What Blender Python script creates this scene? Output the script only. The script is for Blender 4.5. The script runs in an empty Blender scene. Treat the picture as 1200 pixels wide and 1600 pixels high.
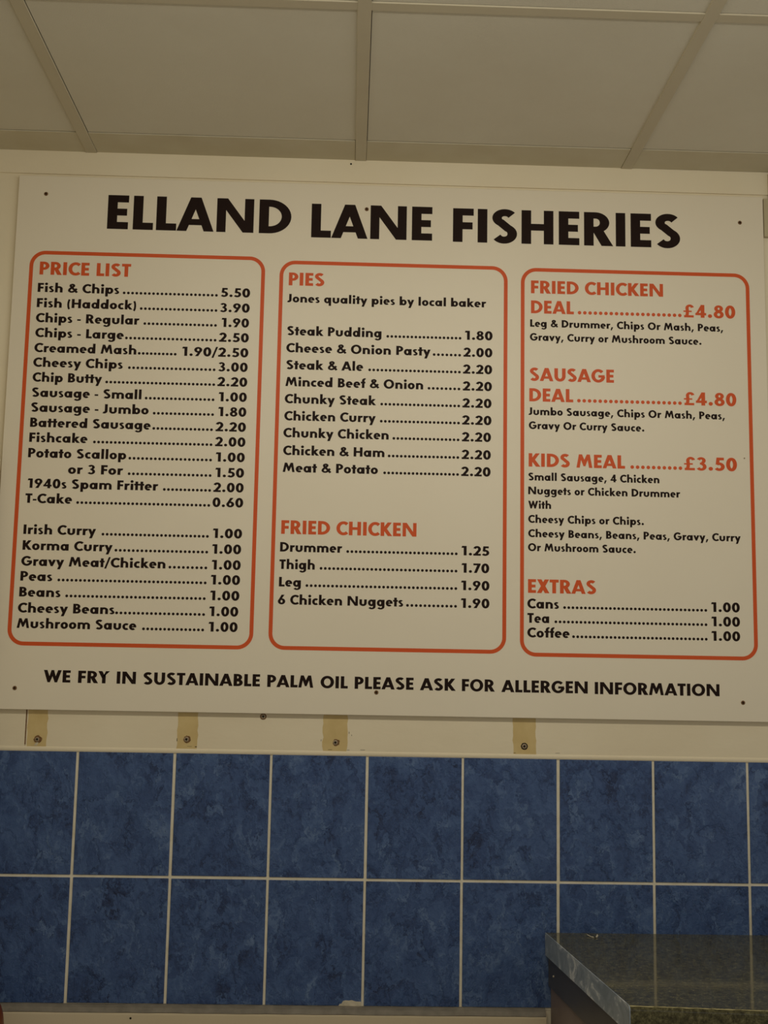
import bpy, bmesh, math, random
from mathutils import Matrix, Vector

S = bpy.context.scene
PI = math.pi
ZO = 0.88                      # height of the lower edge of the blue tiles above the floor

# ------------------------------------------------------------------ camera
cam_d = bpy.data.cameras.new('camera'); cam = bpy.data.objects.new('camera', cam_d)
S.collection.objects.link(cam)
cam_d.sensor_fit = 'HORIZONTAL'; cam_d.sensor_width = 36.0
cam_d.lens = 1842.05 / 1200 * 36.0
cam_d.clip_start = 0.02
cam.matrix_world = (Matrix.Translation((0.55468, -2.50808, 0.67706 + ZO))
                    @ Matrix.Rotation(-0.0282774, 4, 'Z')
                    @ Matrix.Rotation(PI / 2 + 0.1335027, 4, 'X')
                    @ Matrix.Rotation(0.0181857, 4, 'Z'))
S.camera = cam

# ------------------------------------------------------------------ light
S.view_settings.view_transform = 'Standard'
S.view_settings.look = 'None'
S.view_settings.gamma = 1.0
S.view_settings.exposure = 0.04
S.view_settings.use_curve_mapping = False

world = bpy.data.worlds.new('world'); S.world = world
world.use_nodes = True
bg = world.node_tree.nodes['Background']
bg.inputs['Color'].default_value = (1.0, 0.955, 0.86, 1)
bg.inputs['Strength'].default_value = 0.375

def area(name, loc, rot, sx, sy, power, col):
    d = bpy.data.lights.new(name, 'AREA'); d.shape = 'RECTANGLE'; d.size = sx; d.size_y = sy
    d.energy = power; d.color = col
    o = bpy.data.objects.new(name, d); o.location = loc; o.rotation_euler = rot
    S.collection.objects.link(o); return o
area('menu_strip_lamp', (0.76, -1.15, 1.68 + ZO), (math.radians(30), 0, 0), 1.6, 0.10, 7.7, (1.0, 0.945, 0.80))

# ------------------------------------------------------------------ helpers
def lin(c):
    c = c / 255.0
    return c / 12.92 if c <= 0.04045 else ((c + 0.055) / 1.055) ** 2.4
def rgb(r, g, b): return (lin(r), lin(g), lin(b), 1.0)

def new_mat(name, col, rough=0.5, spec=0.5, metal=0.0):
    m = bpy.data.materials.new(name); m.use_nodes = True
    b = m.node_tree.nodes['Principled BSDF']
    b.inputs['Base Color'].default_value = col
    b.inputs['Roughness'].default_value = rough
    b.inputs['Specular IOR Level'].default_value = spec
    b.inputs['Metallic'].default_value = metal
    return m
def nd(m, t, **kw):
    n = m.node_tree.nodes.new(t)
    for k, v in kw.items(): setattr(n, k, v)
    return n
def lk(m, a, b): m.node_tree.links.new(a, b)
def bsdf(m): return m.node_tree.nodes['Principled BSDF']
def coords(m, scale=(1, 1, 1)):
    t = nd(m, 'ShaderNodeTexCoord'); mp = nd(m, 'ShaderNodeMapping')
    mp.inputs['Scale'].default_value = scale
    lk(m, t.outputs['Object'], mp.inputs['Vector']); return mp.outputs['Vector']
def noise(m, vec, scale, detail=4, rough=0.5, dist=0.0):
    n = nd(m, 'ShaderNodeTexNoise')
    n.inputs['Scale'].default_value = scale; n.inputs['Detail'].default_value = detail
    n.inputs['Roughness'].default_value = rough; n.inputs['Distortion'].default_value = dist
    lk(m, vec, n.inputs['Vector']); return n.outputs['Fac']
def ramp(m, fac, stops):
    r = nd(m, 'ShaderNodeValToRGB'); e = r.color_ramp.elements
    while len(e) < len(stops): e.new(0.5)
    for i, (p, c) in enumerate(stops): e[i].position = p; e[i].color = c
    lk(m, fac, r.inputs['Fac']); return r.outputs['Color']
def bump(m, h, strength, dist):
    b = nd(m, 'ShaderNodeBump'); b.inputs['Strength'].default_value = strength
    b.inputs['Distance'].default_value = dist
    lk(m, h, b.inputs['Height']); lk(m, b.outputs['Normal'], bsdf(m).inputs['Normal'])
def mixc(m, fac, a, b):
    x = nd(m, 'ShaderNodeMix', data_type='RGBA')
    if isinstance(fac, float): x.inputs[0].default_value = fac
    else: lk(m, fac, x.inputs[0])
    for s, v in ((6, a), (7, b)):
        if isinstance(v, tuple): x.inputs[s].default_value = v
        else: lk(m, v, x.inputs[s])
    return x.outputs[2]
def g(v): return (v, v, v, 1)

def mottled(name, c0, c1, scale, rough, spec=0.3, bscale=None, bstr=0.1, sc=(1, 1, 1)):
    m = new_mat(name, c0, rough, spec); v = coords(m, sc)
    lk(m, ramp(m, noise(m, v, scale, 5, 0.55), [(0.3, c0), (0.7, c1)]), bsdf(m).inputs['Base Color'])
    if bscale: bump(m, noise(m, v, bscale, 3), bstr, 0.002)
    return m

M = {}
M['wall'] = mottled('cream_wall_paint', rgb(242, 231, 204), rgb(237, 224, 194), 3.0, 0.55, 0.3, 220, 0.08)
M['strip'] = mottled('cream_strip_paint', rgb(232, 218, 188), rgb(242, 230, 202), 7.0, 0.5, 0.3, 160, 0.1, (0.4, 1, 1))
M['lower'] = mottled('cream_lower_panel', rgb(222, 206, 176), rgb(214, 198, 166), 3.0, 0.45, 0.35)
M['board'] = mottled('white_board_plastic', rgb(240, 230, 208), rgb(237, 226, 203), 2.0, 0.45, 0.35)
M['ink'] = new_mat('dark_brown_ink', rgb(36, 22, 17), 0.6, 0.12)
M['orange'] = mottled('orange_ink', rgb(222, 92, 38), rgb(216, 86, 34), 6.0, 0.5, 0.3)
M['ceil'] = mottled('ceiling_tile_white', rgb(226, 221, 204), rgb(220, 214, 196), 4.0, 0.85, 0.15, 420, 0.25)
M['tee'] = mottled('ceiling_grid_paint', rgb(206, 197, 172), rgb(200, 190, 166), 5.0, 0.5, 0.3)
M['batten'] = mottled('ceiling_batten_paint', rgb(214, 206, 182), rgb(205, 195, 168), 9.0, 0.6, 0.3)
M['grout'] = mottled('pale_grout', rgb(242, 234, 214), rgb(222, 212, 186), 30.0, 0.8, 0.2)
M['stain'] = mottled('yellowed_paint', rgb(208, 182, 124), rgb(220, 196, 140), 25.0, 0.5, 0.3)
M['rust'] = mottled('rusty_hole', rgb(96, 66, 42), rgb(150, 116, 76), 400.0, 0.8, 0.2)
M['screw'] = new_mat('screw_metal', rgb(168, 150, 124), 0.45, 0.5, 0.35)
M['hole'] = new_mat('dark_recess', rgb(24, 18, 14), 0.8, 0.1)
M['floor'] = mottled('brown_floor_tile', rgb(158, 152, 142), rgb(140, 134, 124), 8.0, 0.5, 0.3)
M['filler'] = mottled('white_filler', rgb(226, 216, 192), rgb(200, 190, 166), 60.0, 0.7, 0.2, 200, 0.4)
M['trunk'] = mottled('grey_green_trunking', rgb(196, 184, 150), rgb(186, 174, 142), 8.0, 0.5, 0.3)
M['post'] = mottled('red_brown_wood', rgb(120, 58, 26), rgb(84, 40, 18), 20.0, 0.4, 0.4, sc=(1, 1, 0.2))
M['rail'] = mottled('dark_grey_laminate', rgb(84, 84, 88), rgb(76, 75, 78), 10.0, 0.4, 0.4)
M['cab'] = mottled('brown_grey_laminate', rgb(138, 124, 120), rgb(124, 110, 106), 10.0, 0.45, 0.4)
M['edge_line'] = new_mat('pale_edge_tone', rgb(196, 186, 140), 0.5, 0.3)
M['grey_strip'] = mottled('mottled_grey_strip', rgb(142, 135, 122), rgb(120, 113, 102), 40.0, 0.6, 0.25)
M['switch'] = new_mat('pale_switch_plastic', rgb(226, 216, 190), 0.35, 0.4)

def tile_material():
    m = new_mat('blue_mottled_tile', rgb(50, 76, 130), 0.32, 0.45)
    t = nd(m, 'ShaderNodeTexCoord'); sep = nd(m, 'ShaderNodeSeparateXYZ')
    lk(m, t.outputs['Object'], sep.inputs[0])
    def cell(sock, off, size):
        a = nd(m, 'ShaderNodeMath', operation='SUBTRACT'); lk(m, sock, a.inputs[0]); a.inputs[1].default_value = off
        d = nd(m, 'ShaderNodeMath', operation='DIVIDE'); lk(m, a.outputs[0], d.inputs[0]); d.inputs[1].default_value = size
        f = nd(m, 'ShaderNodeMath', operation='FLOOR'); lk(m, d.outputs[0], f.inputs[0]); return f.outputs[0]
    cb = nd(m, 'ShaderNodeCombineXYZ')
    lk(m, cell(sep.outputs['X'], 0.0, 0.2), cb.inputs[0]); lk(m, cell(sep.outputs['Z'], ZO, 0.24915), cb.inputs[2])
    wn = nd(m, 'ShaderNodeTexWhiteNoise', noise_dimensions='3D'); lk(m, cb.outputs[0], wn.inputs['Vector'])
    sc = nd(m, 'ShaderNodeVectorMath', operation='SCALE'); lk(m, wn.outputs['Color'], sc.inputs[0]); sc.inputs['Scale'].default_value = 9.0
    ad = nd(m, 'ShaderNodeVectorMath', operation='ADD'); lk(m, t.outputs['Object'], ad.inputs[0]); lk(m, sc.outputs[0], ad.inputs[1])
    mp = nd(m, 'ShaderNodeMapping'); mp.inputs['Scale'].default_value = (1, 1, 0.72); lk(m, ad.outputs[0], mp.inputs['Vector'])
    v = mp.outputs['Vector']
    big = noise(m, v, 13, 5, 0.55, 0.9)
    fine = noise(m, v, 48, 5, 0.6, 1.4)
    # torn slate-like flakes: cells with noisy outlines
    nz = nd(m, 'ShaderNodeTexNoise'); nz.inputs['Scale'].default_value = 22; nz.inputs['Detail'].default_value = 6; nz.inputs['Roughness'].default_value = 0.7
    lk(m, v, nz.inputs['Vector'])
    s2 = nd(m, 'ShaderNodeVectorMath', operation='SCALE'); lk(m, nz.outputs['Color'], s2.inputs[0]); s2.inputs['Scale'].default_value = 0.09
    a2 = nd(m, 'ShaderNodeVectorMath', operation='ADD'); lk(m, v, a2.inputs[0]); lk(m, s2.outputs[0], a2.inputs[1])
    vo = nd(m, 'ShaderNodeTexVoronoi'); vo.inputs['Scale'].default_value = 24; lk(m, a2.outputs[0], vo.inputs['Vector'])
    bw = nd(m, 'ShaderNodeRGBToBW'); lk(m, vo.outputs['Color'], bw.inputs[0])
    mx = nd(m, 'ShaderNodeMix', data_type='FLOAT'); mx.inputs[0].default_value = 0.375
    lk(m, big, mx.inputs[2]); lk(m, bw.outputs[0], mx.inputs[3])
    mx2 = nd(m, 'ShaderNodeMix', data_type='FLOAT'); mx2.inputs[0].default_value = 0.36
    lk(m, mx.outputs[0], mx2.inputs[2]); lk(m, fine, mx2.inputs[3])
    base = mx2.outputs[0]
    # thin layers broken away one above another: terraced relief with crisp torn edges
    def terrace(scale, steps, seed, det):
        off = nd(m, 'ShaderNodeVectorMath', operation='ADD'); lk(m, a2.outputs[0], off.inputs[0]); off.inputs[1].default_value = (seed, seed, seed)
        n = noise(m, off.outputs[0], scale, det, 0.55, 0.4)
        k = nd(m, 'ShaderNodeMath', operation='MULTIPLY'); lk(m, n, k.inputs[0]); k.inputs[1].default_value = steps
        f = nd(m, 'ShaderNodeMath', operation='FRACT'); lk(m, k.outputs[0], f.inputs[0]); return f.outputs[0]
    t1, t2 = terrace(8, 6, 3.0, 4), terrace(15, 7, 7.0, 3)
    tt = nd(m, 'ShaderNodeMix', data_type='FLOAT'); tt.inputs[0].default_value = 0.45
    lk(m, t1, tt.inputs[2]); lk(m, t2, tt.inputs[3])
    hh = nd(m, 'ShaderNodeMix', data_type='FLOAT'); hh.inputs[0].default_value = 0.34
    lk(m, base, hh.inputs[2]); lk(m, tt.outputs[0], hh.inputs[3])
    h = hh.outputs[0]
    col = ramp(m, h, [(0.27, rgb(28, 42, 76)), (0.42, rgb(54, 78, 124)), (0.58, rgb(70, 96, 142)), (0.75, rgb(102, 126, 164))])
    lk(m, col, bsdf(m).inputs['Base Color'])
    bump(m, h, 0.9, 0.005)
    return m
M['tile'] = tile_material()

def granite_material():
    m = new_mat('olive_granite_laminate', rgb(72, 66, 46), 0.08, 0.5)
    v = coords(m)
    n1 = noise(m, v, 120, 6, 0.7, 0.6); n2 = noise(m, v, 320, 3, 0.6)
    mx = nd(m, 'ShaderNodeMix', data_type='FLOAT'); mx.inputs[0].default_value = 0.35
    lk(m, n1, mx.inputs[2]); lk(m, n2, mx.inputs[3])
    lk(m, ramp(m, mx.outputs[0], [(0.36, rgb(44, 41, 28)), (0.48, rgb(80, 76, 52)), (0.56, rgb(102, 98, 68)), (0.70, rgb(136, 130, 98))]), bsdf(m).inputs['Base Color'])
    v2 = coords(m, (0.12, 1, 1))
    bump(m, noise(m, v2, 170, 2), 0.03, 0.002)
    return m
M['granite'] = granite_material()

def edge_material():
    m = new_mat('scuffed_grey_edge', rgb(120, 124, 124), 0.35, 0.4)
    v = coords(m, (1, 0.55, 1.0))
    n1 = noise(m, v, 22, 7, 0.7, 0.9)
    lk(m, ramp(m, n1, [(0.40, rgb(136, 148, 160)), (0.52, rgb(158, 170, 182)), (0.60, rgb(222, 228, 232)), (0.74, rgb(248, 248, 246))]), bsdf(m).inputs['Base Color'])
    return m
M['edge'] = edge_material()

def link(name, bm, mat, parent=None, smooth=False):
    me = bpy.data.meshes.new(name); bmesh.ops.recalc_face_normals(bm, faces=bm.faces[:]) if smooth is not None else None
    bm.to_mesh(me); bm.free()
    mats = mat if isinstance(mat, (list, tuple)) else [mat]
    for k in mats: me.materials.append(M[k])
    if smooth:
        for p in me.polygons: p.use_smooth = True
    o = bpy.data.objects.new(name, me); S.collection.objects.link(o)
    if parent: o.parent = parent
    return o
def tag(o, label=None, cat=None, group=None, kind=None):
    if label: o['label'] = label
    if cat: o['category'] = cat
    if group: o['group'] = group
    if kind: o['kind'] = kind
    return o
def empty(name, loc=(0, 0, 0)):
    o = bpy.data.objects.new(name, None); o.location = loc; o.empty_display_size = 0.05
    S.collection.objects.link(o); return o
def rel(o, parent):           # parent without moving
    o.parent = parent
    o.matrix_parent_inverse = Matrix.Translation(parent.location).inverted(); return o

def box(bm, x0, x1, y0, y1, z0, z1, bev=0.0, seg=2):
    vs = [bm.verts.new((x, y, z)) for x in (x0, x1) for y in (y0, y1) for z in (z0, z1)]
    fs = [(0, 1, 3, 2), (4, 6, 7, 5), (0, 4, 5, 1), (2, 3, 7, 6), (0, 2, 6, 4), (1, 5, 7, 3)]
    F = [bm.faces.new([vs[i] for i in f]) for f in fs]
    if bev:
        es = list({e for f in F for e in f.edges})
        bmesh.ops.bevel(bm, geom=es, offset=bev, segments=seg, affect='EDGES', profile=0.5)
def boxes(*bs):
    bm = bmesh.new()
    for b in bs: box(bm, *b)
    return bm
def prism(bm, pts, y0, y1):     # outline in x,z between two depths
    a = [bm.verts.new((x, y0, z)) for x, z in pts]; b = [bm.verts.new((x, y1, z)) for x, z in pts]
    bm.faces.new(a); bm.faces.new(b[::-1]); n = len(pts)
    for i in range(n): bm.faces.new((a[i], b[i], b[(i + 1) % n], a[(i + 1) % n]))

# ------------------------------------------------------------------ room shell
XL, XR, YF = -0.9, 3.0, -4.9
ZC = 1.8032 + ZO
tag(link('floor', boxes((XL, XR, YF, 0.03, -0.05, 0.0)), 'floor'), kind='structure')
tag(link('wall_back', boxes((XL, XR, 0.0, 0.12, 0.0, ZC + 0.08)), 'wall'), kind='structure')
tag(link('unseen_wall_left', boxes((-0.98, -0.90, YF, 0.0, 0.0, ZC + 0.08)), 'wall'), kind='structure')  # unseen wall, added to cut the ambient light from the left
# cream panel above the board, a hair proud of the wall
tag(link('trim_1', boxes((XL, XR, -0.0035, 0.0, 1.7515 + ZO, ZC + 0.03, 0.0008)), 'wall'), kind='structure')
# cream strip between board and tiles, two lengths with an open joint
st = tag(link('trim_2', boxes((-0.1085, XR, -0.0022, 0.0, 0.507 + ZO, 0.66 + ZO, 0.0005), (XL, -0.1112, -0.0022, 0.0, 0.507 + ZO, 0.66 + ZO, 0.0005)), 'strip'), kind='structure')
jt = link('strip_joint', boxes((-0.1113, -0.1084, -0.0006, 0.0, 0.512 + ZO, 0.6 + ZO)), 'rust', st)
# rounded bead on top of the tiles
bm = bmesh.new()
prof = [(0.0, 0.497)] + [(-0.0036 * math.sin(a) , 0.5035 - 0.0062 * math.cos(a)) for a in [PI * i / 10 for i in range(11)]] + [(0.0, 0.5105)]
a = [bm.verts.new((XL, y, z + ZO)) for y, z in prof]; b = [bm.verts.new((XR, y, z + ZO)) for y, z in prof]
for i in range(len(prof) - 1): bm.faces.new((a[i], b[i], b[i + 1], a[i + 1]))
bm.faces.new(a); bm.faces.new(b[::-1])
tag(link('trim_3', bm, 'strip', smooth=False), kind='structure')
# lower cream panel with a rounded ledge below the tiles
bm = bmesh.new()
prof = [(0.0, -0.004)] + [(-0.012 - 0.010 * math.sin(t), -0.016 + 0.010 * math.cos(t)) for t in [PI / 2 * i / 8 for i in range(9)]] + [(-0.022, -ZO + 0.001), (0.0, -ZO + 0.001)]
a = [bm.verts.new((XL, y, z + ZO)) for y, z in prof]; b = [bm.verts.new((0.972, y, z + ZO)) for y, z in prof]
for i in range(len(prof) - 1): bm.faces.new((a[i], b[i], b[i + 1], a[i + 1]))
bm.faces.new(a); bm.faces.new(b[::-1])
low = tag(link('trim_4', bm, 'lower'), kind='structure')
bm = bmesh.new(); random.seed(9); pa, pb = [], []
NX = 60
for k in range(NX + 1):
    x = XL + (0.9715 - XL) * k / NX; w = random.uniform(-.0008, .0008)
    pr = [(-0.0005, 0.0008 + w), (-0.009, 0.0004 + w), (-0.0165, -0.0030), (-0.0222, -0.0105 + w), (-0.0206, -0.0125), (-0.0005, -0.0045)]
    pa.append([bm.verts.new((x, y, z + ZO)) for y, z in pr])
for p, q in zip(pa, pa[1:]):
    for i in range(6): bm.faces.new((p[i], q[i], q[(i + 1) % 6], p[(i + 1) % 6]))
bm.faces.new(pa[0]); bm.faces.new(pa[-1][::-1])
link('ledge_strip', bm, 'grey_strip', low)  # mottled grey strip along the top of the ledge
bm = bmesh.new()
bmesh.ops.create_circle(bm, cap_ends=True, radius=0.0022, segments=10, matrix=Matrix.Translation((0.1362, -0.0222, -0.0217 + ZO)) @ Matrix.Rotation(PI / 2, 4, 'X'))
link('nail_hole', bm, 'hole', low)

# blue splashback: every tile bevelled, grout bed behind
sb = tag(empty('wall_splashback', (0, 0, ZO)), kind='structure')
rel(link('grout', boxes((XL, XR, -0.0008, 0.0, ZO - 0.004, 0.4985 + ZO)), 'grout'), sb)
bm = bmesh.new(); PX, PZ, GR = 0.2, 0.24915, 0.0056
random.seed(4)
for i in range(-8, 15):
    for j in range(2):
        dx, dz = random.uniform(-.0006, .0006), random.uniform(-.0005, .0005)
        x0 = max(XL, i * PX + GR / 2 + dx); x1 = min(XR, (i + 1) * PX - GR / 2 + dx)
        z0 = j * PZ + (GR / 2 if j else 0.001) + dz; z1 = (j + 1) * PZ - (GR / 2 if j == 0 else -0.001) + dz
        box(bm, x0, x1, -0.0026, 0.0, z0 + ZO, z1 + ZO, 0.0011, 2)
rel(link('tiles', bm, 'tile'), sb)
bm = bmesh.new()
pts = [(0.551, 0.0005), (0.5535, 0.0045), (0.5575, 0.0055), (0.5605, 0.0105), (0.566, 0.0118), (0.572, 0.0112), (0.578, 0.0122), (0.586, 0.0098), (0.5965, 0.0094), (0.598, 0.0005)]
prism(bm, [(x, z + ZO) for x, z in pts], -0.0032, -0.0005)
rel(link('broken_grout', bm, 'filler'), sb)

# ------------------------------------------------------------------ ceiling
ce = tag(empty('ceiling', (0, 0, ZC)), kind='structure')
TX0, TSP = -0.0376, 0.5969
TY = -0.621
rel(link('slab', boxes((XL, XR, YF, 0.0, ZC + 0.03, ZC + 0.08)), 'ceil'), ce)
yrows = [-0.1005] + [TY - 0.597 * k for k in range(0, 8)]
xcols = [TX0 + TSP * k for k in range(-2, 6)]
for k in range(len(xcols) - 1):
    for r in range(len(yrows) - 1):
        y1, y0 = yrows[r], max(YF, yrows[r + 1])
        if y1 - y0 < .05: continue
        rel(link('ceiling_tile', boxes((xcols[k] + 0.0134, xcols[k + 1] - 0.009, y0 + 0.009, y1 - (0.0134 if r else 0.001), ZC + 0.0028, ZC + 0.02)), 'ceil'), ce)
    # infill batten against the wall
    gp = 0.0013 if k == 4 else 0.0004
    rel(link('edge_batten', boxes((xcols[k] + 0.0125, xcols[k + 1] - 0.0125, -0.0985, -0.0025 - 2 * gp, ZC + 0.0012, ZC + 0.012, 0.0006)), 'batten'), ce)
for x in xcols:
    rel(link('grid_bar', boxes((x - 0.012, x + 0.012, YF, -0.002, ZC - 0.0005, ZC + 0.0035, 0.0005), (x - 0.001, x + 0.001, YF, -0.002, ZC + 0.003, ZC + 0.03)), 'tee'), ce)
for y in yrows[1:]:
    if y < YF: continue
    rel(link('cross_bar', boxes((XL, XR, y - 0.012, y + 0.012, ZC + 0.0002, ZC + 0.0038, 0.0005)), 'tee'), ce)

# ------------------------------------------------------------------ lettering
V, H = 0.28, 0.21
def arc(cx, cy, rx, ry, a0, a1, n=20):
    return [(cx + rx * math.cos(math.radians(a0 + (a1 - a0) * i / n)), cy + ry * math.sin(math.radians(a0 + (a1 - a0) * i / n))) for i in range(n + 1)]
def P(*pts): return ('poly', list(pts))
def R(x0, y0, x1, y1): return ('poly', [(x0, y0), (x1, y0), (x1, y1), (x0, y1)])
def K(pts, v=V, h=H, closed=False): return ('path', pts, v, h, closed)
def mir(piece, w):
    if piece[0] == 'poly': return ('poly', [(w - x, y) for x, y in piece[1]][::-1])
    return ('path', [(w - x, y) for x, y in piece[1]], piece[2], piece[3], piece[4])
def rot180(piece, w, h=1.0):
    if piece[0] == 'poly': return ('poly', [(w - x, h - y) for x, y in piece[1]])
    return ('path', [(w - x, h - y) for x, y in piece[1]], piece[2], piece[3], piece[4])
def smooth_path(pts, n=6):
    out = []; q = [pts[0]] + pts + [pts[-1]]
    for i in range(1, len(q) - 2):
        p0, p1, p2, p3 = q[i - 1], q[i], q[i + 1], q[i + 2]
        for k in range(n):
            t = k / n
            out.append(tuple(0.5 * (2 * p1[d] + (p2[d] - p0[d]) * t + (2 * p0[d] - 5 * p1[d] + 4 * p2[d] - p3[d]) * t * t + (3 * p1[d] - p0[d] - 3 * p2[d] + p3[d]) * t ** 3) for d in (0, 1)))
    out.append(pts[-1]); return out
v2, h2 = V / 2, H / 2
def bowl(x, top, bot, right, v=V, h=H):   # D-shaped bowl starting at x
    cy = (top + bot) / 2; ry = (top - bot) / 2 - h / 2; rx = min(right - v / 2 - x, ry * 1.25)
    cx = right - v / 2 - rx
    return K([(x, top - h / 2)] + arc(cx, cy, rx, ry, 90, -90, 22) + [(x, bot + h / 2)], v, h)
X = 0.68
LV, LH = 0.27, 0.20
def o_(cx, w=0.72): return K(arc(cx, X / 2, w / 2 - LV / 2, X / 2 - LH / 2 + 0.012, 0, 360, 28)[:-1], LV, LH, True)
def arch(cx, rx): return K([(cx - rx, 0.30)] + arc(cx, 0.395, rx, X - 0.395 - LH / 2 + 0.014, 180, 0, 18) + [(cx + rx, 0.0)], LV, LH)
st_, rd, dg = 0.078, 0.042, 0.012
G = {}
def gl(ch, w, l, r, *p): G[ch] = (w, l, r, p)
gl('E', .60, st_, .06, R(0, 0, V, 1), R(.1, 0, .60, H), R(.1, .40, .56, .605), R(.1, 1 - H, .60, 1))
gl('F', .60, st_, .04, R(0, 0, V, 1), R(.1, .38, .57, .59), R(.1, 1 - H, .60, 1))
gl('L', .58, st_, .01, R(0, 0, V, 1), R(.1, 0, .58, H))
gl('I', V, st_, st_, R(0, 0, V, 1))
gl('H', .93, st_, st_, R(0, 0, V, 1), R(.93 - V, 0, .93, 1), R(.1, .40, .83, .60))
gl('N', 1.07, st_, st_, R(0, 0, .265, 1), R(1.07 - .265, 0, 1.07, 1), P((0, 1), (.31, 1), (1.07, 0), (.76, 0)))
gl('A', 1.07, 0, 0, P((0, 0), (.285, 0), (.58, .76), (.69, 1), (.39, 1)), P((.785, 0), (1.07, 0), (.69, 1), (.39, 1), (.49, .76)), P((.27, .18), (.80, .18), (.74, .36), (.33, .36)))
gl('D', .93, st_, rd, R(0, 0, V, 1), bowl(.12, 1, 0, .93))
gl('P', .72, st_, .03, R(0, 0, V, 1), bowl(.12, 1, .36, .72, V, .19))
gl('B', .74, st_, rd, R(0, 0, V, 1), bowl(.12, 1, .44, .68, V, .185), bowl(.12, .57, 0, .74, V, .19))
gl('R', .83, st_, .02, R(0, 0, V, 1), bowl(.12, 1, .38, .74, V, .19), P((.25, .44), (.56, .47), (.85, 0), (.51, 0)))
def s_path(w, h, v, hh, k=1.0):
    ur = (w - v) / 2 - .01; lr = (w - v) / 2; ryu = h * .25 - hh / 2 + .018 * k; ryl = h * .275 - hh / 2 + .018 * k
    cu = h + .015 * k - hh / 2 - ryu; cl = -.015 * k + hh / 2 + ryl
    up = arc(w * .52, cu, ur, ryu, 32, 240, 18); lo = arc(w * .485, cl, lr, ryl, 62, -148, 18)
    return up + lo
gl('S', .76, .04, .04, K(s_path(.76, 1, V, H)))
gl('C', .86, rd, .02, K(arc(.54, .5, .405, .41, 46, 314, 26)))
gl('G', 1.04, rd, .05, K(arc(.54, .5, .405, .41, 42, 352, 28)), R(.55, .37, 1.04, .555))
gl('O', 1.10, rd, rd, K(arc(.55, .5, .55 - v2, .41, 0, 360, 36)[:-1], V, H, True))
gl('K', .88, st_, 0, R(0, 0, V, 1), P((.18, .47), (.44, .47), (.85, 1), (.53, 1), (.18, .56)), P((.17, .50), (.46, .56), (.90, 0), (.56, 0)))
gl('M', 1.22, .05, .05, P((0, 0), (.25, 0), (.43, 1), (.19, 1)), P((.97, 0), (1.22, 0), (1.03, 1), (.79, 1)), P((.19, 1), (.43, 1), (.68, .45), (.70, .12), (.54, .12)), P((1.03, 1), (.79, 1), (.54, .45), (.52, .12), (.68, .12)))
gl('W', 1.36, dg, dg, P((0, 1), (.27, 1), (.53, .25), (.50, 0), (.31, 0)), P((1.36, 1), (1.05, 0), (.86, 0), (.83, .25), (1.09, 1)), P((.31, 0), (.50, 0), (.76, .72), (.80, 1), (.58, 1)), P((1.05, 0), (.86, 0), (.60, .72), (.58, 1), (.78, 1)))
gl('T', .68, .02, .02, R(.34 - v2, 0, .34 + v2, 1), R(0, 1 - H, .68, 1))
gl('U', .88, st_, st_, K([(v2, 1)] + arc(.44, .40, .44 - v2, .40 - h2 + .012, 180, 360, 20) + [(.88 - v2, 1)]))
gl('X', .94, 0, 0, P((0, 0), (.34, 0), (.92, 1), (.59, 1)), P((.94, 0), (.35, 1), (.02, 1), (.60, 0)))
gl('Y', .90, -.02, -.02, R(.45 - v2, 0, .45 + v2, .45), P((0, 1), (.31, 1), (.45 + v2, .46), (.45 + v2, .40), (.45 - v2, .40)), P((.90, 1), (.45 - v2, .40), (.45 + v2, .40), (.45 + v2, .40), (.59, 1)))
gl('J', .44, .02, st_, K([(.44 - v2, 1)] + arc(.44 - v2 - .19, .27, .19, .27 - h2 + .01, 0, -125, 14)))
gl('a', .80, rd, st_, o_(.36), R(.80 - LV, 0, .80, X))
gl('d', .80, rd, st_, o_(.36), R(.80 - LV, 0, .80, 1.07))
gl('q', .80, rd, st_, o_(.36), R(.80 - LV, -.31, .80, X))
gl('b', .80, st_, rd, o_(.44), R(0, 0, LV, 1.07))
gl('p', .80, st_, rd, o_(.44), R(0, -.31, LV, X))
gl('g', .80, rd, st_, o_(.36), K([(.80 - LV / 2, X), (.80 - LV / 2, -.03)] + arc(.40, -.05, .40 - LV / 2, .20, 0, -152, 16), LV, .165))
gl('o', .74, rd, rd, o_(.37, .74))
gl('c', .60, rd, .02, K(arc(.37, X / 2, .37 - LV / 2, X / 2 - LH / 2 + .012, 48, 312, 20), LV, LH))
gl('e', .72, rd, .03, K(arc(.36, X / 2, .36 - LV / 2, X / 2 - LH / 2 + .012, -6, 312, 24), LV, LH), R(.14, .275, .68, .405))
gl('s', .53, .03, .03, K(s_path(.53, X, .23, .165, .7), .23, .165))
gl('n', .76, st_, st_ - .01, R(0, 0, LV, X), arch(.76 / 2, .76 / 2 - LV / 2))
gl('h', .76, st_, st_ - .01, R(0, 0, LV, 1.07), arch(.76 / 2, .76 / 2 - LV / 2))
gl('m', 1.22, st_, st_ - .01, R(0, 0, LV, X), arch(.3685, .241), arch(.8515, .241))
gl('r', .50, st_, 0, R(0, 0, LV, X), K([(.13, .25)] + arc(.41, .36, .27, .225, 180, 72, 12), LV, .20))
gl('u', .76, st_, st_, K([(LV / 2, X)] + arc(.38, .29, .38 - LV / 2, .29 - LH / 2 + .012, 180, 360, 18) + [(.76 - LV / 2, X)], LV, LH))
def dot(cx, cy, r, n=16): return ('poly', [(cx + r * math.cos(2 * PI * i / n), cy + r * .93 * math.sin(2 * PI * i / n)) for i in range(n)])
gl('i', .31, .06, .06, R(.03, 0, .03 + LV, X), dot(.155, .91, .155))
gl('l', LV, st_, st_, R(0, 0, LV, 1.07))
gl('t', .50, .0, .0, R(.12, 0, .12 + LV, .92), R(0, .50, .50, X))
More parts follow.
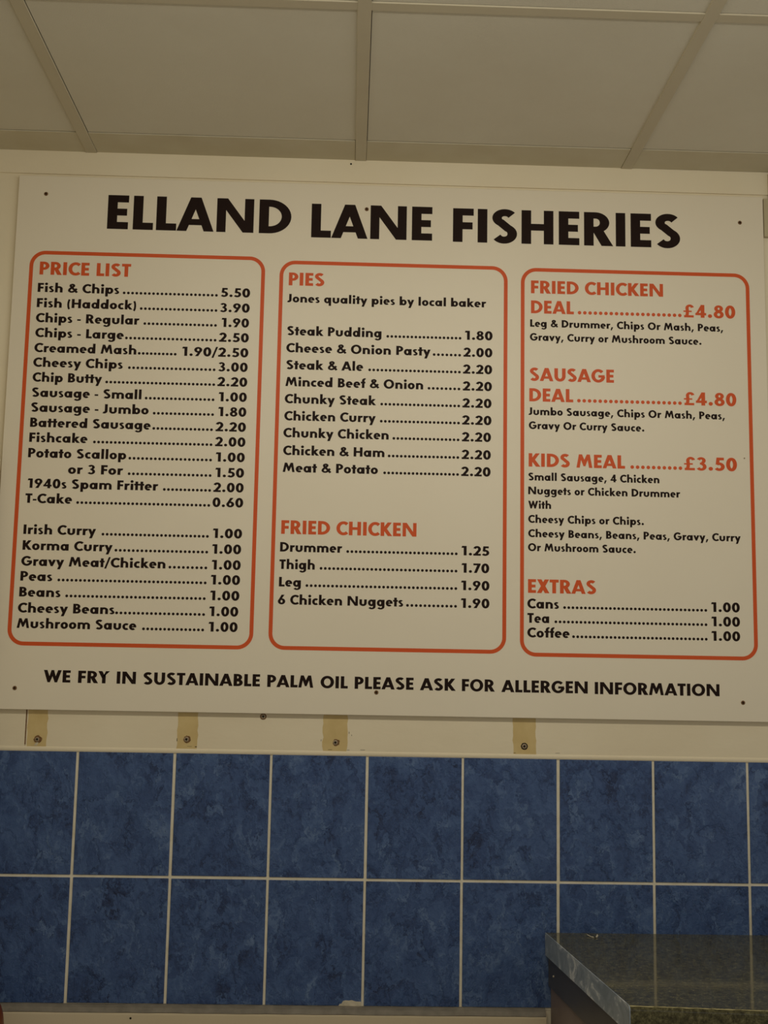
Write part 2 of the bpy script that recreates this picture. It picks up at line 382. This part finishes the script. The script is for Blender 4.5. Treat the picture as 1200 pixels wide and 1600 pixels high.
gl('f', .50, .02, -.02, K([(.12 + LV / 2, 0), (.12 + LV / 2, .80)] + arc(.46, .80, .46 - .12 - LV / 2, .185, 180, 78, 10), LV, .17), R(0, .50, .48, X))
gl('k', .76, st_, 0, R(0, 0, LV, 1.07), P((.16, .33), (.40, .33), (.74, X), (.42, X), (.16, .41)), P((.15, .36), (.42, .42), (.79, 0), (.47, 0)))
gl('v', .78, 0, 0, P((0, X), (.28, X), (.51, .12), (.49, 0), (.29, 0)), P((.78, X), (.49, 0), (.29, 0), (.27, .12), (.50, X)))
gl('y', .80, 0, 0, P((0, X), (.29, X), (.54, .12), (.40, -.04), (.30, 0)), P((.53, X), (.80, X), (.42, -.31), (.15, -.31)))
gl('0', .77, .05, .05, K(arc(.385, .5, .385 - v2, .41, 0, 360, 30)[:-1], V, H, True))
gl('1', .50, .12, .13, R(.50 - V, 0, .50, 1), P((0, .80), (.35, .80), (.35, 1), (.06, 1)))
gl('2', .73, .05, .05, K(arc(.36, .675, .235, .24, 165, -28, 18) + [(.22, .12)], V, H), R(0, 0, .73, .20), P((.01, .0), (.36, .0), (.42, .2), (.2, .2)))
gl('3', .71, .05, .05, K(arc(.33, .745, .20, .172, 160, -80, 16), .25, .175), K(arc(.33, .285, .245, .21, 84, -152, 18), .26, .18), R(.24, .445, .42, .60))
gl('4', .83, .04, .04, R(.42, 0, .42 + V, 1), R(.02, .19, .83, .375), P((0, .21), (.08, .20), (.27, .375), (.52, .72), (.60, 1), (.44, 1)))
gl('5', .71, .05, .05, R(.14, .80, .66, 1), P((.14, 1), (.37, 1), (.33, .50), (.07, .46)), K(arc(.32, .315, .26, .225, 128, -148, 20), .265, .195))
SIX = [K(arc(.385, .31, .385 - v2, .225, 0, 360, 28)[:-1], V, .185, True), P((.025, .38), (.30, .44), (.68, 1), (.37, 1))]
gl('6', .77, .05, .05, *SIX)
gl('9', .77, .05, .05, *[rot180(p, .77) for p in SIX])
gl('7', .70, .05, .02, R(0, .80, .70, 1), P((.39, .86), (.70, 1), (.70, .88), (.34, 0), (.06, 0)))
gl('8', .75, .05, .05, K(arc(.375, .735, .20, .178, 0, 360, 26)[:-1], .255, .175, True), K(arc(.375, .28, .245, .205, 0, 360, 28)[:-1], .265, .185, True))
gl('£', .78, .04, .05, K(arc(.47, .73, .20, .19, 12, 180, 16) + [(.29, .55), (.29, .30), (.24, .12)], .24, .175), R(.04, 0, .76, .175), R(.0, .42, .62, .53))
gl('.', .30, .09, .08, dot(.15, .145, .155))
gl(',', .36, .03, .05, P((.12, .22), (.36, .22), (.17, -.20), (0, -.20)))
gl('-', .36, .04, .04, R(0, .26, .36, .43))
gl('/', .60, -.02, -.02, P((0, -.14), (.19, -.14), (.60, 1.07), (.41, 1.07)))
PAR = K(arc(.42, .40, .30, .68, 128, 232, 14), .2, .2)
gl('(', .36, .05, .03, PAR)
gl(')', .36, .03, .05, mir(PAR, .36))
AMP = smooth_path([(.93, .03), (.62, .36), (.36, .62), (.275, .77), (.33, .88), (.46, .91), (.58, .85), (.58, .74), (.44, .60), (.22, .42), (.145, .27), (.20, .14), (.40, .09), (.60, .16), (.76, .30), (.87, .47)], 5)
gl('&', .99, .04, .02, K(AMP[:22], .26, .185), K(AMP[21:56], .25, .18), K(AMP[55:], .24, .18))
SPACE = 0.41

def layout(text):
    x = 0; out = []; ink0 = None; ink1 = 0
    for ch in text:
        if ch == ' ': x += SPACE; continue
        w, l, r, p = G[ch]
        x += l
        if ink0 is None: ink0 = x
        out.append((x, p)); ink1 = x + w; x += w + r
    return out, ink0, ink1 - ink0
YFACE = -0.0125
def add_piece(bm, piece, f, y):
    if piece[0] == 'poly':
        try: bm.faces.new([bm.verts.new((f(q)[0], y, f(q)[1])) for q in piece[1]])
        except ValueError: pass
        return
    _, pts, v, h, closed = piece
    clean = [pts[0]]
    for q in pts[1:]:
        if math.hypot(q[0] - clean[-1][0], q[1] - clean[-1][1]) > 1e-4: clean.append(q)
    pts = clean; n = len(pts); Lv, Rv = [], []
    for i in range(n):
        a = pts[i - 1] if (i or closed) else pts[i]; b = pts[(i + 1) % n] if (i < n - 1 or closed) else pts[i]
        tx, ty = b[0] - a[0], b[1] - a[1]; d = math.hypot(tx, ty); nx, ny = -ty / d, tx / d
        # elliptical nib: wide on uprights, thinner on the horizontals
        Lv.append(bm.verts.new((f((pts[i][0] + nx * v / 2, 0))[0], y, f((0, pts[i][1] + ny * h / 2))[1])))
        Rv.append(bm.verts.new((f((pts[i][0] - nx * v / 2, 0))[0], y, f((0, pts[i][1] - ny * h / 2))[1])))
    for i in range(n if closed else n - 1):
        j = (i + 1) % n
        bm.faces.new((Rv[i], Rv[j], Lv[j], Lv[i]))
def write(bm, text, x0, x1, z, cap):
    out, i0, w = layout(text); sx = (x1 - x0) / w; k = 0
    for gx, pieces in out:
        for pc in pieces:
            f = lambda q, gx=gx: (x0 + (gx - i0 + q[0]) * sx, z + q[1] * cap + ZO)
            add_piece(bm, pc, f, YFACE - 0.0002 - 0.000012 * (k % 11)); k += 1
def dots(bm, x0, x1, z, r, pitch):
    n = max(2, round((x1 - x0 - 2 * r) / pitch) + 1)
    for i in range(n):
        cx = x0 + r + (x1 - x0 - 2 * r) * i / (n - 1)
        bm.faces.new([bm.verts.new((cx + r * math.cos(2 * PI * k / 12), YFACE - 0.0002, z + r + ZO + r * math.sin(2 * PI * k / 12))) for k in range(12)])
def text_obj(name, segs, mat, parent, cap, dr=0.0030, pitch=0.0089):
    bm = bmesh.new()
    for s in segs:
        write(bm, s[0], s[1], s[2], s[3], cap)
        if len(s) > 4:
            write(bm, s[4], s[5], s[6], s[3], cap); dots(bm, s[7], s[8], s[3], dr, pitch)
    for fc in bm.faces:
        fc.normal_update()
        if fc.normal.y > 0: fc.normal_flip()
    return rel(link(name, bm, mat, None, None), root)  if parent is None else child(link(name, bm, mat, None, None), parent)
def child(o, parent):
    o.parent = parent; return o       # the frame's own space is world space

# printed text: words, left and right end, baseline height, then price, its ends and the ends of the dots
H1 = [
    ('PRICE LIST', -0.1341, 0.0634, 1.5171),
]
C1 = [
    ('Fish & Chips', -0.1358, 0.0404, 1.4778, '5.50', 0.2605, 0.3243, 0.0481, 0.2542),
    ('Fish (Haddock)', -0.1358, 0.0788, 1.4436, '3.90', 0.2598, 0.3245, 0.0866, 0.2545),
    ('Chips - Regular', -0.1358, 0.0866, 1.4102, '1.90', 0.2644, 0.3241, 0.0958, 0.2547),
    ('Chips - Large', -0.1353, 0.0548, 1.377, '2.50', 0.2603, 0.3248, 0.0577, 0.255),
    ('Creamed Mash', -0.1353, 0.0834, 1.3436, '1.90/2.50', 0.1818, 0.3249, 0.0868, 0.1702),
    ('Cheesy Chips', -0.1359, 0.056, 1.3113, '3.00', 0.2608, 0.3245, 0.0671, 0.2554),
    ('Chip Butty', -0.1354, 0.013, 1.2784, '2.20', 0.2605, 0.3247, 0.0201, 0.2557),
    ('Sausage - Small', -0.1354, 0.0989, 1.2451, '1.00', 0.2641, 0.3248, 0.1061, 0.2555),
    ('Sausage - Jumbo', -0.1354, 0.1157, 1.2124, '1.80', 0.2644, 0.3249, 0.1248, 0.2557),
    ('Battered Sausage', -0.135, 0.1215, 1.1793, '2.20', 0.2603, 0.3251, 0.1253, 0.2545),
    ('Fishcake', -0.135, -0.0114, 1.1466, '2.00', 0.2605, 0.3252, 0.0005, 0.2548),
    ('Potato Scallop', -0.1354, 0.0725, 1.1132, '1.00', 0.2627, 0.3249, 0.0773, 0.2551),
    ('or 3 For', -0.0492, 0.067, 1.0796, '1.50', 0.263, 0.3245, 0.0774, 0.2554),
    ('1940s Spam Fritter', -0.133, 0.143, 1.0475, '2.00', 0.2604, 0.3247, 0.1534, 0.2556),
    ('T-Cake', -0.1358, -0.0373, 1.0152, '0.60', 0.2597, 0.3248, -0.0283, 0.2549),
    ('Irish Curry', -0.1357, 0.0166, 0.9488, '1.00', 0.2626, 0.3247, 0.0284, 0.2546),
    ('Korma Curry', -0.1356, 0.0531, 0.9153, '1.00', 0.2624, 0.3239, 0.0573, 0.2544),
    ('Gravy Meat/Chicken', -0.1364, 0.1657, 0.8818, '1.00', 0.2627, 0.3241, 0.1722, 0.2538),
    ('Peas', -0.1364, -0.0696, 0.8501, '1.00', 0.262, 0.3238, -0.0589, 0.2536),
    ('Beans', -0.1368, -0.0505, 0.8169, '1.00', 0.2619, 0.3235, -0.0407, 0.2529),
    ('Cheesy Beans', -0.1376, 0.0637, 0.7835, '1.00', 0.2612, 0.3223, 0.0651, 0.2528),
    ('Mushroom Sauce', -0.138, 0.1105, 0.7512, '1.00', 0.261, 0.322, 0.1226, 0.2521),
]
H2 = [
    ('PIES', 0.4077, 0.4856, 1.508),
    ('FRIED CHICKEN', 0.4073, 0.6953, 0.9608),
]
C2 = [
    ('Jones quality pies by local baker', 0.4064, 0.841, 1.4698),
    ('Steak Pudding', 0.4071, 0.6128, 1.3958, '1.80', 0.7949, 0.8557, 0.6235, 0.7875),
    ('Cheese & Onion Pasty', 0.4067, 0.7204, 1.3577, '2.00', 0.7923, 0.8555, 0.7253, 0.7869),
    ('Steak & Ale', 0.4073, 0.5743, 1.3199, '2.20', 0.7916, 0.8552, 0.5855, 0.7868),
    ('Minced Beef & Onion', 0.407, 0.7053, 1.2823, '2.20', 0.7915, 0.8549, 0.715, 0.7861),
    ('Chunky Steak', 0.4066, 0.6034, 1.2446, '2.20', 0.7909, 0.8542, 0.6131, 0.786),
    ('Chicken Curry', 0.4068, 0.6037, 1.2069, '2.20', 0.7907, 0.8544, 0.6128, 0.7859),
    ('Chunky Chicken', 0.4059, 0.6324, 1.1699, '2.20', 0.7906, 0.8536, 0.6406, 0.7853),
    ('Chicken & Ham', 0.4066, 0.6239, 1.1312, '2.20', 0.7905, 0.8534, 0.6311, 0.7851),
    ('Meat & Potato', 0.4067, 0.6106, 1.0941, '2.20', 0.7898, 0.8531, 0.6221, 0.785),
    ('Drummer', 0.4061, 0.5376, 0.9229, '1.25', 0.7919, 0.8513, 0.5467, 0.7838),
    ('Thigh', 0.4057, 0.4806, 0.8859, '1.70', 0.7923, 0.8515, 0.491, 0.7837),
    ('Leg', 0.4059, 0.4522, 0.8488, '1.90', 0.7917, 0.8522, 0.4621, 0.7836),
    ('6 Chicken Nuggets', 0.4046, 0.6695, 0.8112, '1.90', 0.7915, 0.8524, 0.6756, 0.7834),
]
H3 = [
    ('FRIED CHICKEN', 0.9399, 1.2326, 1.505),
    ('DEAL', 0.94, 1.0346, 1.4596, '£4.80', 1.2774, 1.3926, 1.0431, 1.2731),
    ('SAUSAGE', 0.937, 1.122, 1.3078),
    ('DEAL', 0.9366, 1.0325, 1.262, '£4.80', 1.2752, 1.3906, 1.0409, 1.2705),
    ('KIDS MEAL', 0.9354, 1.1446, 1.1182, '£3.50', 1.2733, 1.3889, 1.1562, 1.2692),
    ('EXTRAS', 0.9345, 1.0804, 0.8459),
]
C3 = [
    ('Leg & Drummer, Chips Or Mash, Peas,', 0.9382, 1.3649, 1.429),
    ('Gravy, Curry or Mushroom Sauce.', 0.9377, 1.3161, 1.3979),
    ('Jumbo Sausage, Chips Or Mash, Peas,', 0.9357, 1.3647, 1.2318),
    ('Gravy Or Curry Sauce.', 0.9357, 1.1874, 1.2008),
    ('Small Sausage, 4 Chicken', 0.9345, 1.219, 1.088),
    ('Nuggets or Chicken Drummer', 0.9346, 1.2636, 1.0578),
    ('With', 0.9346, 0.9839, 1.0269),
    ('Cheesy Chips or Chips.', 0.9347, 1.1841, 0.9961),
    ('Cheesy Beans, Beans, Peas, Gravy, Curry', 0.9348, 1.3934, 0.9652),
    ('Or Mushroom Sauce.', 0.9343, 1.1659, 0.9352),
    ('Cans', 0.9332, 1.0005, 0.8131, '1.00', 1.3266, 1.3881, 1.0096, 1.3179),
    ('Tea', 0.9333, 0.9796, 0.7826, '1.00', 1.3265, 1.3879, 0.9909, 1.3178),
    ('Coffee', 0.9333, 1.0231, 0.7519, '1.00', 1.3259, 1.3876, 1.0285, 1.3177),
]
T = [
    ('ELLAND', 0.0065, 0.4092, 1.625),
    ('LANE', 0.4536, 0.7204, 1.6187),
    ('FISHERIES', 0.7664, 1.2735, 1.6178),
]
F = [
    ('WE', -0.0764, -0.0209, 0.6401),
    ('FRY', -0.0051, 0.0602, 0.6398),
    ('IN', 0.0748, 0.1145, 0.6396),
    ('SUSTAINABLE', 0.1296, 0.3725, 0.639),
    ('PALM', 0.3877, 0.4838, 0.6384),
    ('OIL', 0.499, 0.5561, 0.638),
    ('PLEASE', 0.5704, 0.6938, 0.6377),
    ('ASK', 0.7072, 0.7821, 0.6372),
    ('FOR', 0.7955, 0.8643, 0.6369),
    ('ALLERGEN', 0.8786, 1.0611, 0.6364),
    ('INFORMATION', 1.076, 1.341, 0.6356),
]


BOARD_LOC = Vector((0.635, 0.0, 0.583 + ZO))
root = empty('menu_board', BOARD_LOC)
tag(root, 'large white price board with orange-framed columns screwed to the wall above blue tiles', 'sign')
bm = boxes((-0.1905, 1.4605, YFACE, -0.0024, 0.5832 + ZO, 1.7425 + ZO, 0.0008, 1))
rel(link('panel', bm, 'board'), root)
for w in T: text_obj('title_word', [w], 'ink', None, 0.0775)
text_obj('footer_notice', F, 'ink', None, 0.0252)

def frame(x0, x1, z0, z1, rad=0.030, w=0.0082):
    bm = bmesh.new(); ring = []
    for cx, cz, a0 in ((x1 - rad, z1 - rad, 0), (x0 + rad, z1 - rad, 90), (x0 + rad, z0 + rad, 180), (x1 - rad, z0 + rad, 270)):
        for i in range(13):
            t = math.radians(a0 + 90 * i / 12); ring.append((cx, cz, math.cos(t), math.sin(t)))
    o_r = [bm.verts.new((cx + (rad + w / 2) * c, YFACE - 0.0002, cz + (rad + w / 2) * s + ZO)) for cx, cz, c, s in ring]
    i_r = [bm.verts.new((cx + (rad - w / 2) * c, YFACE - 0.0002, cz + (rad - w / 2) * s + ZO)) for cx, cz, c, s in ring]
    n = len(ring)
    for i in range(n): bm.faces.new((i_r[i], o_r[i], o_r[(i + 1) % n], i_r[(i + 1) % n]))
    for fc in bm.faces:
        fc.normal_update()
        if fc.normal.y > 0: fc.normal_flip()
    return rel(link('column_frame', bm, 'orange', None, None), root)
cols = [frame(-0.1525, 0.3512, 0.7190, 1.5668), frame(0.3912, 0.8842, 0.7200, 1.5602), frame(0.9216, 1.4212, 0.7157, 1.5588)]
def put(parent, heads, lines, cap):
    for h in heads: text_obj('heading', [h], 'orange', parent, 0.0292, 0.0040, 0.0119)
    for l in lines:
        text_obj('menu_line' if len(l) > 4 else 'description_line', [l], 'ink', parent, cap if len(l) > 4 else CAPS)
CAPS = 0.0188
put(cols[0], H1, C1, 0.0203)
put(cols[1], H2, C2, 0.0203)
CAPS = 0.0168
put(cols[2], H3, C3, 0.0206)

# ------------------------------------------------------------------ screws
def screw_bm(r, cross=True, wear=0.0):
    bm = bmesh.new(); n = 20
    prof = [(0.0, 0.0004), (r * .32, 0.0004), (r * .42, 0.0011), (r * .85, 0.0009), (r, 0.0003), (r, -0.0010)]
    rings = []
    for rr, d in prof[1:]:
        rings.append([bm.verts.new((rr * math.cos(2 * PI * i / n), -d, rr * math.sin(2 * PI * i / n))) for i in range(n)])
    f = bm.faces.new(rings[0]); f.material_index = 1
    for a, b in zip(rings, rings[1:]):
        for i in range(n): bm.faces.new((a[i], a[(i + 1) % n], b[(i + 1) % n], b[i]))
    if cross:
        for t in (0.3, 0.3 + PI / 2):
            c, s = math.cos(t), math.sin(t); L, w = r * .62, r * .13
            q = [(-L, -w), (L, -w), (L, w), (-L, w)]
            f = bm.faces.new([bm.verts.new((x * c - z * s, -0.00125, x * s + z * c)) for x, z in q]); f.material_index = 1
    return bm
for x, z in [(-0.1298, 1.7007), (0.5749, 1.6869), (1.4075, 1.6809), (-0.1346, 0.627), (0.6161, 0.6309), (1.3907, 0.623)]:
    o = link('screw', screw_bm(0.0045), ['rust', 'hole']); o.location = (x, YFACE, z + ZO); rel(o, root)
o = link('pin', screw_bm(0.0016, False), ['screw', 'hole']); o.location = (1.4054, YFACE, 1.1474 + ZO); rel(o, root)

def blob(cx, cz, r, jag, seed, y0, y1, n=18):
    random.seed(seed); bm = bmesh.new()
    prism(bm, [(cx + r * (1 + random.uniform(-jag, jag)) * math.cos(2 * PI * i / n), cz + r * (1 + random.uniform(-jag, jag)) * math.sin(2 * PI * i / n)) for i in range(n)], y0, y1)
    return bm
SY = -0.0022
wall_screws = [
    (-0.0851, 0.5225, 0.0046, 'pale worn screw in a ragged brown hole in the cream strip, nearest the left end', 1),
    (0.2229, 0.5275, 0.0052, 'rusty screw in the yellowed patch second from the left, beside a dark slit', 1),
    (0.5327, 0.5260, 0.0052, 'dark screw with a chipped pale rim on its right, in the third yellowed patch', 1),
    (0.9289, 0.5245, 0.0052, 'dark brown screw in the rightmost yellowed patch of the cream strip', 0),
    (0.3809, 0.5769, 0.0048, 'small screw tucked right under the bottom edge of the price board', 0)]
for x, z, r, lab, hole in wall_screws:
    e = empty('wall_screw', (x, SY, z + ZO)); tag(e, lab, 'screw', 'screws left in the cream strip')
    o = link('screw_head', screw_bm(r), ['screw', 'hole'], e); o.location = (0, -0.0004, 0)
    ring = blob(0.0015 if hole else 0, 0, r * (1.75 if r < .0047 else 1.4), .14 if hole else .04, int(x * 1000) + 7, -0.0005, 0.0)
    link('chipped_rim', ring, 'rust' if r < .005 else ('rust' if hole else 'hole'), e)
    if r < .0047:
        bm = bmesh.new(); prism(bm, [(-.006, -.0125), (-.001, -.006), (.0035, -.006), (.0, -.0125)], -0.0009, 0); link('paint_flake', bm, 'filler', e)
# yellowed paint where battens used to sit, and nicks
for i, (x0, x1) in enumerate([(-0.1068, -0.0655), (0.2035, 0.2462), (0.5063, 0.5572), (0.9050, 0.9535)]):
    random.seed(i + 20); bm = bmesh.new(); zs = [0.508 + .076 * k / 8 for k in range(9)]
    pts = [(x0 + random.uniform(-.0014, .0014), z) for z in zs] + [(x1 + random.uniform(-.0014, .0014), z) for z in zs[::-1]]
    prism(bm, [(x, z + ZO) for x, z in pts], SY - 0.00012, SY)
    link('yellowed_patch', bm, 'stain', st)
for x, z, w, h in [(0.2035, 0.5265, .0012, .006), (0.5030, 0.530, .0008, .004), (0.5610, 0.5465, .0009, .004), (0.5665, 0.5415, .0007, .003), (0.9085, 0.5105, .004, .0007), (0.9990, 0.5115, .010, .0005), (0.5220, 0.5112, .009, .0006), (0.5600, 0.5108, .006, .0006), (0.590, 0.5115, .010, .0007), (0.2430, 0.5125, .004, .0016), (0.2300, 0.5133, .010, .0005)]:
    bm = bmesh.new(); prism(bm, [(x - w / 2, z - h / 2 + ZO), (x, z - h / 1.7 + ZO), (x + w / 2, z - h / 2.4 + ZO), (x + w / 2.3, z + h / 2 + ZO), (x - w / 2.2, z + h / 2.4 + ZO)], SY - 0.0002, SY)
    link('nick', bm, 'hole', st)
bm = blob(0.5379, 1.7950 + ZO, .0022, .1, 3, -0.0037, -0.0035, 10); o = link('nail_hole', bm, 'hole'); o.parent = bpy.data.objects['trim_1']

# ------------------------------------------------------------------ fittings cut by the photo's edges
sw = empty('tall_cabinet', (-0.50, -0.33, 0)); tag(sw, 'tall pale rounded cabinet at the left edge, its corner just meeting the price board', 'cabinet')
bm = bmesh.new(); box(bm, -0.82, -0.1846, -0.64, -0.03, 0.06, 1.1140 + ZO, 0.012, 4); rel(link('cabinet_body', bm, 'switch'), sw)
rel(link('plinth', boxes((-0.80, -0.205, -0.62, -0.05, 0.0, 0.065)), 'rail'), sw)
bm = bmesh.new(); box(bm, -0.815, -0.19, -0.668, -0.6405, 0.09, 1.095 + ZO, 0.008, 3); d_ = rel(link('door', bm, 'switch'), sw)
hd = bmesh.new(); box(hd, -0.235, -0.215, -0.70, -0.667, 0.9, 1.3, 0.006, 3); hd = link('handle', hd, 'rail'); hd.parent = d_

tr = empty('cable_trunking', (1.6, 0, 1.65 + ZO)); tag(tr, 'greyish trunking on the wall at the upper right corner of the price board', 'trunking')
rel(link('horizontal_run', boxes((1.4632, 2.995, -0.010, 0.0, 1.6515 + ZO, 1.7405 + ZO, 0.001)), 'trunk'), tr)
rel(link('riser', boxes((1.4755, 1.56, -0.012, -0.0036, 1.7420 + ZO, 1.7995 + ZO, 0.001)), 'trunk'), tr)

# post whose rounded top just enters the lower left corner
bm = bmesh.new(); n = 28; rings = []
for r, z in [(0.0, 0.0), (0.034, 0.0), (0.036, 0.004), (0.0365, -0.020 + ZO), (0.0358, -0.001 + ZO), (0.0335, 0.016 + ZO), (0.0298, 0.028 + ZO), (0.024, 0.039 + ZO), (0.014, 0.047 + ZO), (0.0, 0.050 + ZO)]:
    rings.append([bm.verts.new((r * math.cos(2 * PI * i / n), r * math.sin(2 * PI * i / n), z)) for i in range(n)] if r else [bm.verts.new((0, 0, z))])
for a, b in zip(rings, rings[1:]):
    for i in range(n):
        if len(a) == 1: bm.faces.new((a[0], b[(i + 1) % n], b[i]))
        elif len(b) == 1: bm.faces.new((a[i], a[(i + 1) % n], b[0]))
        else: bm.faces.new((a[i], a[(i + 1) % n], b[(i + 1) % n], b[i]))
po = link('wooden_post', bm, 'post', smooth=True); po.location = (-0.1195, -0.14, 0.0)
tag(po, 'reddish-brown rounded post end at the lower left corner, in front of the cream lower wall', 'post')

# ------------------------------------------------------------------ counter on the right
ZT = 0.1487; TH = 0.044
def lx(y): return 0.9738 + (-y) / 0.535 * 0.0479
YL, YR, XRC = -0.535, -0.535 - 0.0957 * (1.90 - 1.0217), 1.90
rr = 0.007
prof = [(0.0, 0.0, ZT)] + [(1.0, rr * (1 - math.sin(t)), ZT - rr * (1 - math.cos(t))) for t in [PI / 2 * i / 6 for i in range(7)]] + [(1.0, 0.0, ZT - TH + 0.003), (1.0, 0.003, ZT - TH), (0.0, 0.0, ZT - TH)]
wt = empty('worktop', (1.4, -0.27, ZT - TH + ZO)); tag(wt, 'olive speckled granite-look worktop with a scuffed grey end at lower right', 'worktop')
bm = bmesh.new(); A, B = [], []
for t, dy, z in prof:
    yl = -0.003 + t * (YL + 0.003) + dy; yr = -0.003 + t * (YR + 0.003) + dy
    A.append(bm.verts.new((lx(yl), yl, z + ZO))); B.append(bm.verts.new((XRC, yr, z + ZO)))
n = len(prof)
for i in range(n): bm.faces.new((A[i], B[i], B[(i + 1) % n], A[(i + 1) % n]))
bm.faces.new(A); bm.faces.new(B[::-1])
rel(link('slab', bm, 'granite'), wt)
bm = bmesh.new(); A, B = [], []
for t, dy, z in prof:
    yl = -0.003 + t * (YL + 0.003) + dy - (0.0004 if t else 0)
    A.append(bm.verts.new((lx(yl) - 0.0016, yl, z + ZO + (0.0002 if z > ZT - .02 else 0)))); B.append(bm.verts.new((lx(yl) - 0.0001, yl, z + ZO + (0.0002 if z > ZT - .02 else 0))))
for i in range(n): bm.faces.new((A[i], B[i], B[(i + 1) % n], A[(i + 1) % n]))
bm.faces.new(A); bm.faces.new(B[::-1])
tag(rel(link('end_strip', bm, 'edge'), wt), 'scuffed grey end strip')

bm = bmesh.new(); random.seed(12); xa = lx(YL); prev = None  # thin pale strip of uneven width along the front top edge
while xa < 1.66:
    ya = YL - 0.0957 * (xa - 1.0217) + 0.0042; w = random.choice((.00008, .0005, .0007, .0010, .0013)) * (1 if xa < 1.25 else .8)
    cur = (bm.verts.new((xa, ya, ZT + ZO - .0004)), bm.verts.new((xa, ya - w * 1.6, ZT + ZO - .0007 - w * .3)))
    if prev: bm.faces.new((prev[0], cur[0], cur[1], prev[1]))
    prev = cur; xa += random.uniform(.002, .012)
tag(rel(link('pale_edge_line', bm, 'edge_line'), wt), 'uneven pale line along the front edge')

cb = empty('base_cabinet', (1.4, -0.27, 0.0)); tag(cb, 'dark cabinet carcass under the granite-look worktop at lower right', 'cabinet')
def side(bm, inset, thick, yb, yf, z0, z1):
    q = [(lx(yb) + inset, yb), (lx(yf) + inset, yf), (lx(yf) + inset + thick, yf), (lx(yb) + inset + thick, yb)]
    a = [bm.verts.new((x, y, z0 + ZO)) for x, y in q]; b = [bm.verts.new((x, y, z1 + ZO)) for x, y in q]
    bm.faces.new(a); bm.faces.new(b[::-1])
    for i in range(4): bm.faces.new((a[i], b[i], b[(i + 1) % 4], a[(i + 1) % 4]))
bm = bmesh.new(); side(bm, 0.0050, 0.02, -0.004, YL + 0.012, 0.045, ZT - TH - 0.0045); rel(link('top_rail', bm, 'rail'), cb)
bm = bmesh.new(); side(bm, 0.0100, 0.018, -0.004, YL + 0.018, -ZO, 0.0452); rel(link('side_panel', bm, 'cab'), cb)
bm = bmesh.new(); side(bm, 0.026, 0.84, YL + 0.036, YL + 0.018, -ZO, ZT - TH - 0.002); rel(link('front_panel', bm, 'cab'), cb)
bm = bmesh.new(); side(bm, 0.030, 0.84, -0.02, YL + 0.036, ZT - TH - 0.03, ZT - TH - 0.0005); rel(link('top_board', bm, 'rail'), cb)
bm = bmesh.new()
bmesh.ops.create_uvsphere(bm, u_segments=10, v_segments=6, radius=0.0022); o = link('screw_cap', bm, 'filler', smooth=True)
o.location = (lx(-0.045) + 0.0050, -0.045, 0.073 + ZO); rel(o, cb)

# scrap of white film on the worktop
bm = bmesh.new(); pts = [(-0.011, 0.010, 0.0035), (-0.0085, 0.004, 0.002), (-0.005, -0.003, 0.001), (0.0, -0.010, 0.0006), (0.005, -0.010, 0.0012), (0.009, -0.002, 0.003), (0.010, 0.004, 0.004)]
ring = []
for i, (x, y, z) in enumerate(pts):
    w = [0.0006, .0014, .0016, .0022, .0030, .0026, .0008][i]
    ring.append([bm.verts.new((x + w * c, y, z + 0.0004 + w * s)) for c, s in ((-1, -.3), (0, .3), (1, -.3), (0, -.5))])
for a, b in zip(ring, ring[1:]):
    for i in range(4): bm.faces.new((a[i], a[(i + 1) % 4], b[(i + 1) % 4], b[i]))
bm.faces.new(ring[0]); bm.faces.new(ring[-1][::-1])
sc = link('paper_scrap', bm, 'filler', smooth=True); sc.location = (1.0640, -0.036, ZT + ZO + 0.0003)
tag(sc, 'tiny white curled scrap lying on the worktop near the tiled wall', 'scrap')
